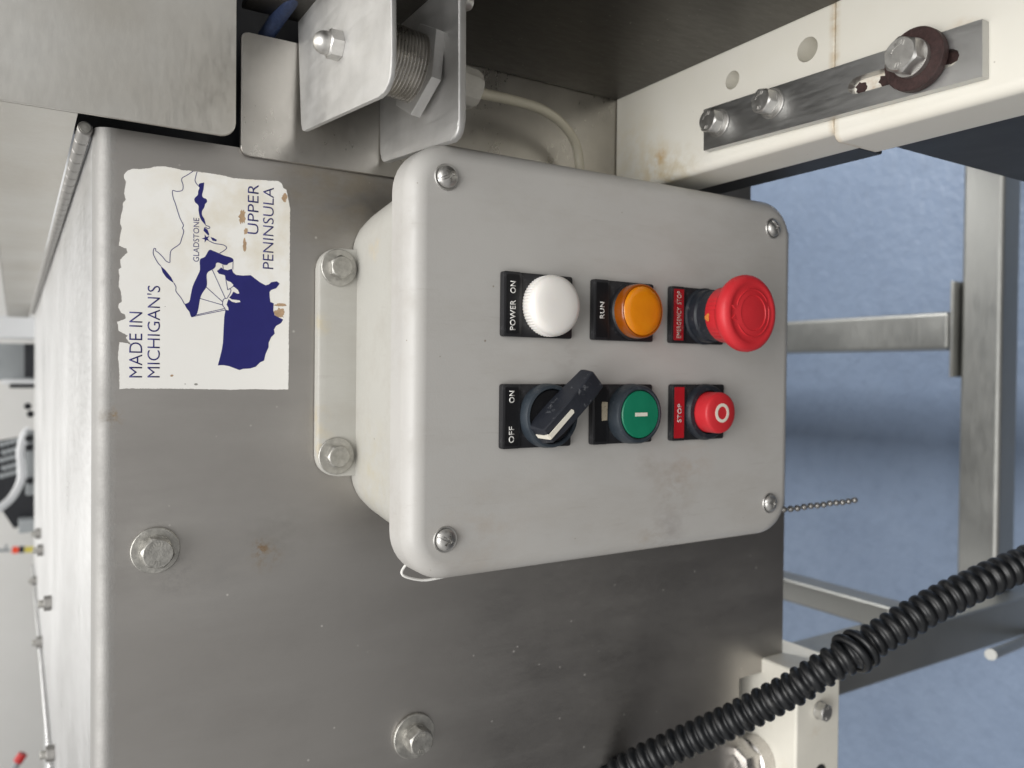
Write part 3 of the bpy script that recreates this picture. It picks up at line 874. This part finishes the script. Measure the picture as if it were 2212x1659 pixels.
# ---- push buttons
CX1, CX2 = .0313, -.0196
ROW = (-.1857, -.2368, -.2874)
def legend(name, cx, ztop, strip_mat, words, label=None, lettermat='letter'):
    """30 x 40 mm legend holder with a strip on top; returns the holder (a part) and the button centre"""
    c = FRONT(cx, LIDY - .0001, ztop - .0195)
    bm = bmesh.new()
    prism(rrect(-.0147, .0147, -.0195, .0195, .0011, 3), 0, .0024, .0004, 2, bm)
    prism(rrect(-.0147, .0147, .0098, .0195, .0011, 3), .00245, .0034, .0003, 2, bm)
    h = link(name, fin(bm, 35), 'blackplastic', cb, c)
    if label: h['label'] = label
    link('label_strip', prism(rrect(-.0133, .0133, .0113, .0181, .0003, 2), .00345, .0037, 0), strip_mat, h, c)
    for (txt, x0, x1, y0, hgt, bold) in words:
        link('lettering', textmesh(txt, x1 - x0, hgt, .0001, bold, 1.08), lettermat, h, c @ Matrix.Translation((x0, y0, .00375)))
    return h, c @ Matrix.Translation((0, -.0050, 0))
BO = -.0050
# POWER ON: white pilot light
h, c = legend('power_light', CX1, ROW[0], 'strip', [('POWER', -.0118, .0018, .0133, .0029, .012), ('ON', .0048, .0103, .0133, .0029, .012)], 'white round pilot light with black POWER ON plate')
def knurl(i, h): return 1.0 if (h > .0085 or i % 2) else .972
link('lens', lathe([(.0138, .002), (.0142, .003), (.0142, .0070), (.0140, .0082), (.0136, .0094), (.0125, .0107), (.0105, .0115), (.007, .0120), (.0035, .0122), (0, .0122)], 120, angle=50, mod=knurl), 'white_lens', h, c)
# RUN: amber pilot light
h, c = legend('run_light', CX1, ROW[1], 'strip', [('RUN', -.0042, .0038, .0133, .0027, .012)], 'amber round pilot light with black RUN plate')
link('bezel', lathe([(.0140, .002), (.0141, .0045), (.0133, .0053), (.012, .0054)], 64), 'blackplastic', h, c)
link('lens_skirt', lathe([(.0128, .0045), (.0134, .0050), (.0134, .0098), (.0132, .0107), (.0128, .0111), (.0123, .0110), (.0121, .0100)], 64, angle=50, close=False), 'amber_rim', h, c)
link('lens', lathe([(.0122, .0088), (.0122, .0107), (.0114, .0114), (.008, .0118), (.004, .0120), (0, .0120)], 64, angle=60), 'amber', h, c)
# EMERGENCY STOP
h, c = legend('emergency_stop', CX1, ROW[2], 'wornred', [('EMERGENCY', -.0121, .0038, .0131, .0030, .002), ('STOP', .0054, .0122, .0131, .0030, .004)], 'red mushroom emergency stop with worn red plate', 'wornletter')
link('collar', lathe([(.0150, .002), (.0150, .0032), (.0140, .0040), (.0138, .0085), (.0130, .0095), (.0128, .0220)], 64), 'collar', h, c)
mush = [(.0120, .0160), (.0138, .0162), (.0144, .0170), (.0148, .0230), (.0154, .0246), (.0168, .0262), (.0184, .0276), (.0192, .0292), (.0194, .0312), (.0190, .0330), (.0180, .0343), (.0166, .0349), (.0150, .0350), (.0146, .0347), (.0120, .0352), (.0090, .0358), (.0088, .0354), (.0050, .0358), (0, .0360)]
def scallop(i, h):
    if .0225 < h < .0268:
        a = (i * 3) % 360
        k = (a % 60)
        if k < 26: return 1.0 if (i // 1) % 3 else .955
    return 1.0
mh = link('mushroom_head', lathe(mush, 120, angle=48, mod=scallop), 'red', h, c)
def arc(r, z, a0, a1, rad, n=40):
    pts = [(r * math.cos(R(a0 + (a1 - a0) * k / n)), r * math.sin(R(a0 + (a1 - a0) * k / n)), z) for k in range(n + 1)]
    return tubem(pts, [rad * (1 if 1 < k < n - 1 else .4) for k in range(n + 1)], 8)
link('arrow_relief', arc(.0118, .03525, -60, 80, .00042), 'red', h, c)
link('arrow_relief', arc(.0118, .03525, 120, 290, .00042), 'red', h, c)
link('arrow_head', prism([(-.0045, .0105), (-.0012, .0125), (-.0032, .0150)], .0346, .0354, .0002, 1), 'red', h, c)
link('arrow_head', prism([(.0045, .0105), (.0012, .0125), (.0032, .0150)], .0346, .0354, .0002, 1), 'red', h, c)
link('yellow_smear', prism([(-.002 + .0016 * math.cos(k) * (1 + .5 * math.sin(3 * k)), .0185 + .0022 * math.sin(k) * (1 + .4 * math.cos(2 * k))) for k in [i * 2 * PI / 18 for i in range(18)]], 0, .0002, 0,
     fr=Matrix.Translation((0, .0146, 0)) @ Matrix.Rotation(-PI / 2, 4, 'X') @ Matrix.Scale(-1, 4, (0, 1, 0))), 'paint_chip', h, c)
# OFF - ON selector
h, c = legend('selector_switch', CX2, ROW[0], 'strip', [('OFF', -.0119, -.0045, .0133, .0029, .012), ('ON', .0062, .0117, .0133, .0029, .012)], 'black rotary selector with long handle and OFF ON plate')
link('bezel', lathe([(.0150, .002), (.0150, .0035), (.0146, .0072), (.0142, .0080), (.0130, .0083), (.0126, .0078), (.0126, .0050)], 72, close=False), 'bezel', h, c)
link('dial', lathe([(.0123, .003), (.0123, .0066), (.0119, .0071), (0, .0071)], 64), 'strip', h, c)
def lever():
    # local x along the lever (pointer end at -x), profile swept across; top ridge narrower than foot
    bm = bmesh.new()
    xs = [-.0128, -.0120, -.006, .006, .017, .0252, .0264]
    hw = [.0052, .0058, .0061, .0061, .0061, .0060, .0050]       # foot half-width
    tw = [.0034, .0040, .0044, .0046, .0048, .0048, .0038]       # ridge half-width
    tz = [.0155, .0176, .0186, .0190, .0188, .0176, .0160]
    bz = [.0070, .0070, .0070, .0072, .0088, .0098, .0108]
    rings = []
    for x, a, b, zt_, zb_ in zip(xs, hw, tw, tz, bz):
        rings.append([bm.verts.new(p) for p in ((x, -a, zb_), (x, -b, zt_ - .0004), (x, -b + .0005, zt_), (x, b - .0005, zt_), (x, b, zt_ - .0004), (x, a, zb_))])
    for A, B in zip(rings, rings[1:]):
        for i in range(6): bm.faces.new((A[i], A[(i + 1) % 6], B[(i + 1) % 6], B[i]))
    bm.faces.new(rings[0]); bm.faces.new(rings[-1])
    return fin(bm, 32)
rot = Matrix.Rotation(R(-47), 4, 'Z')
hd = link('handle', lever(), 'handle', h, c @ rot)
# cream pointer line: along the ridge, then down the end
link('pointer_line', prism([(-.0126, -.0011), (.0042, -.0011), (.0048, 0), (.0042, .0011), (-.0126, .0011)], .0186, .01925, 0), 'cream', h, c @ rot)
bm = bmesh.new()
for (a, b) in (((-.0129, .0105), (-.0134, .0185)),):
    v = [bm.verts.new(p) for p in ((-.0131, -.0011, .0092), (-.0131, .0011, .0092), (-.0131, .0011, .0190), (-.0131, -.0011, .0190), (-.0120, -.0011, .0092), (-.0120, .0011, .0092), (-.0120, .0011, .0190), (-.0120, -.0011, .0190))]
    for f in ((0, 1, 2, 3), (7, 6, 5, 4), (0, 4, 5, 1), (1, 5, 6, 2), (2, 6, 7, 3), (3, 7, 4, 0)): bm.faces.new([v[i] for i in f])
link('pointer_line', fin(bm), 'cream', h, c @ rot)
# START (green, I)
h, c = legend('start_button', CX2, ROW[1], 'strip', [], 'green flush push button marked with a white bar')
link('label_remnant', prism([(-.0029, .0119), (.0060, .0117), (.0062, .0149), (.0050, .0153), (-.0031, .0151)], .0037, .0039, 0), 'oldlabel', h, c @ Matrix.Translation((0, .005, 0)) @ Matrix.Translation((0, -.0010, 0)))
link('bezel', lathe([(.0150, .002), (.0150, .0035), (.0145, .0088), (.0139, .0098), (.0128, .0102), (.0121, .0098), (.0121, .0060)], 72, close=False), 'bezel', h, c)
link('cap', lathe([(.0117, .004), (.0117, .0098), (.0113, .0103), (.006, .0106), (0, .0107)], 64), 'green', h, c)
link('bar_mark', prism(rrect(-.0009, .0009, -.0039, .0039, .0001, 1), .0104, .01085, 0), 'cream', h, c)
# STOP (red, O)
h, c = legend('stop_button', CX2, ROW[2] - .0013, 'redlabel', [('STOP', -.0050, .0046, .0133, .0028, .012)], 'red raised push button marked with a white ring')
link('bezel', lathe([(.0150, .002), (.0150, .0034), (.0145, .0050), (.0138, .0058), (.0116, .0060), (.0114, .0040)], 72, close=False), 'collar', h, c)
link('cap', lathe([(.0108, .003), (.0108, .0128), (.0105, .0138), (.0096, .0144), (.0050, .0147), (0, .0148)], 64, angle=50), 'red', h, c)
link('ring_mark', lathe([(.0034, .0144), (.0050, .0144), (.0050, .01490), (.0034, .01500), (.0034, .0144)], 48, close=False), 'cream', h, c)

# ---- bead chain and wire loop
ch = thing('bead_chain', 'short steel bead chain hanging from beneath the control box', 'chain', tuple(atY(1850, 1080, -.045)))
top = atY(1678, 1103, -.045); bot = atY(1846, 1081, -.045)
nb = 13
bead_me = lathe([(0, -.0021)] + [(.0021 * math.cos(R(a)), .0021 * math.sin(R(a))) for a in range(-75, 90, 15)] + [(0, .0021)], 16)
for k in range(nb):
    t = k / (nb - 1)
    p = top.lerp(bot, t) + Vector((.0002 * math.sin(k * 1.7), 0, 0))
    link('bead', bead_me, 'hingesteel', ch, Matrix.Translation(p))
link('link_wire', tubem([top + Vector((0, 0, .012)), top, bot], .0007, 8), 'dullbolt', ch)
wl = tag(link('wire_loop', tubem(spline([atY(890, 1205, -.052), atY(874, 1224, -.050), atY(868, 1238, -.050), atY(880, 1247, -.050), atY(912, 1253, -.050), atY(940, 1250, -.051), atY(978, 1240, -.052), atY(995, 1228, -.053)], 8), .00065, 8), 'wire'),
         'thin white wire loop sticking out behind the control box lid', 'wire')

# ================================================================== STICKER
def S(zx, zy): return atY(241.4 + zx / 3.2861, 351.1 + zy / 3.2861, 0)
def S2(pts): return [(S(x, y).x, S(x, y).z) for x, y in pts]
st = thing('sticker', 'worn white sticker with navy map and MADE IN MICHIGAN\'S UPPER PENINSULA lettering', 'sticker', tuple(S(650, 820)))
out = [(88, 85), (110, 60), (150, 45), (200, 48), (260, 42), (300, 30), (380, 28), (440, 40), (500, 55), (580, 63), (680, 75), (800, 95), (860, 112), (960, 120), (1100, 128), (1180, 132), (1205, 150), (1215, 180), (1240, 195), (1248, 240), (1258, 290), (1265, 330), (1262, 700), (1260, 1000), (1255, 1250), (1255, 1400), (1252, 1610), (1180, 1612), (1000, 1608), (850, 1613), (700, 1610), (550, 1607), (400, 1605), (250, 1605), (100, 1603), (55, 1608), (55, 1500), (45, 1380), (55, 1275), (110, 1282), (140, 1297), (114, 1262), (100, 1245), (115, 1230), (80, 1212), (50, 1195), (45, 1150), (38, 1130), (75, 1118), (100, 1105), (95, 1080), (65, 1065), (48, 1030), (50, 1005), (72, 985), (66, 920), (50, 880), (55, 800), (48, 760), (68, 745), (60, 690), (80, 668), (112, 640), (105, 610), (70, 598), (50, 590), (60, 520), (72, 470), (60, 430), (65, 380), (78, 330), (80, 290), (100, 260), (88, 220), (95, 180), (102, 140), (88, 110)]
def jag(pts, step, amp, seed):
    rnd = random.Random(seed); o = []
    for i, p in enumerate(pts):
        q = pts[(i + 1) % len(pts)]; d = math.dist(p, q); n_ = max(1, int(d / step))
        for k in range(n_):
            t = k / n_; o.append((p[0] + (q[0] - p[0]) * t + (rnd.uniform(-amp, amp) if k else 0), p[1] + (q[1] - p[1]) * t + (rnd.uniform(-amp, amp) if k else 0)))
    return o
link('backing', prism(S2(jag(out, 9, 1.9, 3)), .00005, .00030, 0, fr=FX), 'sticker', st)
lay = [0]
def printed(name, pts, mat='navy', lift=.00036):
    link(name, prism(S2(pts), .00031, lift, 0, fr=FX), mat, st)
def smooth(pts, n=4):
    P = [Vector((x, y, 0)) for x, y in pts]; P = P + [P[0]]
    return [(v.x, v.y) for v in spline(P, n)[:-1]]
usa = [(752, 1440), (765, 1390), (780, 1330), (788, 1280), (792, 1200), (797, 1100), (806, 1045), (828, 1050), (826, 1030), (814, 1010), (822, 985), (828, 970), (850, 988), (880, 996), (912, 991), (908, 979), (880, 975), (850, 972), (832, 958), (846, 945), (862, 917), (890, 932), (905, 930), (895, 905), (870, 885), (858, 880), (862, 868), (845, 850), (816, 838), (808, 822), (800, 800), (760, 790), (745, 770), (760, 760), (775, 745), (790, 757), (820, 765), (850, 755), (860, 780), (880, 798), (930, 803), (985, 800), (1010, 820), (1050, 850), (1090, 872), (1115, 865), (1130, 850), (1170, 843), (1190, 860), (1180, 875), (1165, 893), (1130, 905), (1118, 920), (1120, 960), (1125, 990), (1148, 1000), (1145, 1050), (1155, 1085), (1215, 1115), (1200, 1140), (1165, 1160), (1150, 1185), (1155, 1215), (1130, 1240), (1112, 1280), (1112, 1310), (1090, 1360), (1080, 1405), (1050, 1420), (1020, 1450), (980, 1462), (930, 1465), (905, 1473), (870, 1460), (830, 1445), (790, 1438)]
printed('country_map', usa)
printed('shore_map', [(347, 735), (380, 765), (420, 815), (440, 855), (415, 840), (385, 815), (360, 780)])
printed('shore_map', smooth([(515, 1005), (548, 990), (560, 940), (575, 875), (610, 800), (625, 760), (625, 690), (660, 670), (690, 622), (720, 628), (760, 645), (800, 662), (845, 675), (862, 690), (858, 705), (830, 715), (815, 728), (790, 725), (760, 712), (740, 715), (735, 740), (715, 760), (685, 775), (672, 800), (675, 850), (670, 885), (640, 930), (625, 970), (615, 1030), (600, 1080), (565, 1098), (550, 1060), (530, 1035)], 3))
printed('shore_map', smooth([(655, 143), (622, 150), (614, 170), (622, 180), (612, 205), (610, 230), (590, 250), (585, 265), (592, 285), (605, 295), (615, 310), (615, 340), (622, 380), (635, 410), (660, 440), (668, 450), (662, 425), (655, 400), (640, 375), (640, 345), (655, 320), (662, 295), (675, 280), (670, 260), (648, 250), (640, 230), (650, 190)], 3))
printed('shore_map', [(655, 460), (680, 480), (690, 510), (685, 520), (665, 500), (650, 485)])
printed('shore_map', [(700, 530), (720, 535), (745, 550), (740, 560), (715, 555)])
printed('star_mark', [(668 + (31 if k % 2 == 0 else 11) * math.cos(k * PI / 5 + PI), 540 + (31 if k % 2 == 0 else 11) * math.sin(k * PI / 5 + PI)) for k in range(10)])
def stroke(pts, w=5.0):
    ps = [Vector((*p,)) for p in pts]; l, r = [], []
    for i, p in enumerate(ps):
        t = (ps[min(i + 1, len(ps) - 1)] - ps[max(i - 1, 0)]).normalized(); nrm = Vector((-t.y, t.x)) * w / 2
        l.append(tuple(p + nrm)); r.append(tuple(p - nrm))
    bm = bmesh.new()
    A = [bm.verts.new((x, -.00036, z)) for x, z in S2(l)]; B = [bm.verts.new((x, -.00036, z)) for x, z in S2(r)]
    for i in range(len(A) - 1): bm.faces.new((A[i], A[i + 1], B[i + 1], B[i]))
    return bm
def outline(pts, w=5.0, sm=True):
    if sm: pts = [(v.x, v.y) for v in spline([Vector((x, y, 0)) for x, y in pts], 3)]
    bm = stroke(pts, w)
    bmesh.ops.recalc_face_normals(bm, faces=bm.faces)
    bm.normal_update()
    for f in bm.faces:
        if f.normal.y > 0: f.normal_flip()
    r = bmesh.ops.extrude_face_region(bm, geom=list(bm.faces))
    bmesh.ops.translate(bm, vec=(0, .00005, 0), verts=[g for g in r['geom'] if isinstance(g, bmesh.types.BMVert)])
    link('map_outline', fin(bm), 'navy', st)
outline([(578, 62), (535, 90), (500, 110), (495, 130), (505, 160), (500, 198), (460, 206), (430, 200), (435, 250), (450, 290), (465, 340), (485, 400), (508, 445), (500, 465), (510, 490), (495, 540), (480, 580), (430, 615), (415, 640), (412, 690), (410, 710), (385, 700), (360, 670), (330, 640), (312, 628), (310, 612), (298, 612), (293, 640), (300, 665), (325, 710), (347, 735)])
outline([(440, 855), (455, 885), (455, 915), (490, 960), (515, 1005)])
outline([(605, 65), (595, 100), (590, 130), (600, 150), (612, 165)])
outline([(668, 448), (690, 455), (695, 465), (680, 470), (662, 458)])
outline([(690, 558), (730, 575), (790, 585), (812, 600), (812, 612), (790, 630), (764, 645)])
for ln in ([(565, 1096), (805, 1047)], [(585, 1085), (802, 1036)], [(625, 965), (787, 1012)], [(670, 885), (787, 990)], [(713, 763), (805, 965)], [(806, 815), (822, 905)], [(787, 726), (790, 757)], [(860, 700), (858, 760)]):
    outline(ln, 4.5, False)
outline([(805, 965), (790, 975), (785, 1010), (798, 1030), (806, 1045)], 4.5)
outline([(822, 905), (832, 898), (845, 905), (838, 930), (825, 950), (820, 962), (805, 965)], 4.5)
outline([(832, 898), (850, 888), (858, 880)], 4.5)
def stext(txt, zx_base, zx_cap, zy0, zy1, bold):
    o_ = S(zx_base, zy0); e = S(zx_base, zy1); t_ = S(zx_cap, zy0)
    link('lettering', textmesh(txt, e.x - o_.x, t_.z - o_.z, .00005, bold), 'navy', st, FRONT(o_.x, -.00031, o_.z))
stext('MADE IN', 214, 122, 1526, 1063, -.006); stext("MICHIGAN'S", 340, 248, 1526, 877, -.006)
stext('UPPER', 1040, 963, 512, 160, -.006); stext('PENINSULA', 1146, 1070, 758, 180, -.006)
stext('GLADSTONE', 618, 577, 706, 396, -.004)
for (cx, cy, rx, ry, sd) in ((925, 385, 26, 62, 1), (950, 488, 16, 24, 2), (943, 590, 14, 52, 3), (1190, 1070, 42, 40, 4), (1195, 1012, 46, 12, 5), (1225, 250, 20, 34, 6), (426, 1512, 12, 10, 7)):
    rnd = random.Random(sd)
    printed('brown_stain', [(cx + rx * math.cos(a) * rnd.uniform(.6, 1.15), cy + ry * math.sin(a) * rnd.uniform(.6, 1.15)) for a in [k * 2 * PI / 22 for k in range(22)]], 'stain', .00033)
for (cx, cy, rx) in ((597, 1574, 13), (520, 1572, 6), (378, 1022, 4)):
    printed('hole', [(cx + rx * math.cos(a), cy + .6 * rx * math.sin(a)) for a in [k * 2 * PI / 12 for k in range(12)]], 'dullbolt', .00033)

# ================================================================== FAR BACKGROUND (blurred, over the cabinet's far edge)
bench = tag(link('far_bench', boxm(-1.9, .9, 1.40, 2.6, -1.22, -.085, .01), 'farwhite'), 'pale bench far behind the cabinet top', 'bench')
def FB(px, py, Y): q = atY(px, py, Y); return q
fm = thing('far_machine', 'blurred dark machine housing with a white rail at the far end of the cabinet', 'machine', (.1, 1.6, -.085))
a = FB(-30, 683, 1.6); b = FB(72, 733, 1.6)
link('rail', boxm(b.x, a.x, 1.55, 1.62, b.z - .03, a.z, .004), 'farwhite', fm)
a = FB(-30, 740, 1.65); b = FB(70, 822, 1.65)
link('housing', boxm(b.x, a.x, 1.66, 1.80, -.085, a.z, .004), 'fargrey', fm)
a2 = FB(52, 742, 1.6); b2 = FB(52, 815, 1.6)
link('post', boxm(b2.x, a2.x, 1.60, 1.64, -.085, a2.z, .003), 'black', fm)
a2 = FB(4, 820, 1.58); b2 = FB(70, 829, 1.58)
link('shelf', boxm(b2.x, a2.x, 1.54, 1.64, -.085, a2.z, .003), 'farwhite', fm)
a2 = FB(20, 830, 1.55); b2 = FB(66, 838, 1.55)
link('shelf_bracket', boxm(b2.x, a2.x, 1.53, 1.56, -.085, a2.z, .002), 'black', fm)
kp = thing('studded_black_panel', 'blurred black panel with shiny studs behind the white hose', 'panel', (-.2, 1.7, -.085))
P1 = FB(-30, 958, 1.7); P2 = FB(68, 940, 1.7); P3 = FB(76, 1125, 1.7); P4 = FB(30, 1142, 1.7); P5 = FB(-30, 1050, 1.7)
link('panel', prism([(P1.x, P1.z), (P2.x, P2.z), (P2.x, -.085), (P3.x, -.085), (P3.x, P3.z), (P4.x, P4.z), (P5.x, P5.z)], -1.72, -1.70, .001, 1, fr=FX), 'black', kp)
stud = lathe([(.006, 0), (.005, .003), (.003, .0045), (0, .005)], 12)
for i in range(5):
    for j in range(4):
        q = FB(4 + j * 11 + (i % 2) * 5, 960 + i * 17 - j * 3, 1.7)
        link('stud', stud, 'fargrey', kp, FRONT(q.x, 1.6995, q.z))
a2 = FB(40, 1120, 1.68); b2 = FB(66, 1146, 1.68)
link('foot', boxm(b2.x, a2.x, 1.65, 1.695, -.085, a2.z, .003), 'fargrey', kp)
wh = tag(link('white_hose', tubem(spline([FB(64, 925, 1.45), FB(52, 940, 1.45), FB(44, 975, 1.46), FB(46, 1010, 1.47), FB(44, 1040, 1.47), FB(25, 1075, 1.46), FB(-5, 1100, 1.45), FB(-40, 1115, 1.45)], 10), .0072, 14), 'farwhite'),
         'white hose curving up in front of the studded panel', 'hose')
fr_ = thing('far_clamp_rail', 'small grey clamp rail at the far edge of the cabinet top', 'rail', (-.2, 1.27, -.03))
a2 = FB(56, 930, 1.3); b2 = FB(72, 1068, 1.3)
link('rail', boxm(b2.x, a2.x, 1.29, 1.31, -.085, a2.z, .002), 'fargrey', fr_)
for (px, py) in ((62, 948), (62, 968), (66, 895), (64, 1040), (60, 878)):
    q = FB(px, py, 1.27)
    link('knob', lathe([(0, 0), (.005, 0), (.006, .002), (.006, .008), (.004, .010), (0, .010)], 14), 'black', fr_, FRONT(q.x, 1.285, q.z))
rod = thing('banded_rod', 'thin rod with orange black and yellow bands against the far wall', 'rod', tuple(FB(70, 1190, 1.9)))
def seg(px0, px1, py, r_, mat, nm):
    A = FB(px0, py, 1.9); B = FB(px1, py, 1.9)
    link(nm, tubem([A, B], r_, 14), mat, rod)
seg(-40, 22, 1189, .004, 'fargrey', 'shaft'); seg(26, 40, 1188, .0085, 'farorange', 'band'); seg(41, 52, 1187, .0085, 'black', 'band'); seg(53, 78, 1187, .0075, 'faryellow', 'band'); seg(10, 16, 1183, .008, 'fargrey', 'knob')
rh = thing('red_lever', 'small red handled lever far behind the cabinet', 'lever', tuple(FB(30, 1650, 1.2)))
link('grip', tubem([FB(50, 1628, 1.2), FB(38, 1646, 1.2)], .0075, 12), 'farred', rh)
link('shank', tubem([FB(38, 1646, 1.2), FB(20, 1680, 1.2), FB(40, 1720, 1.2)], .006, 10), 'fargrey', rh)
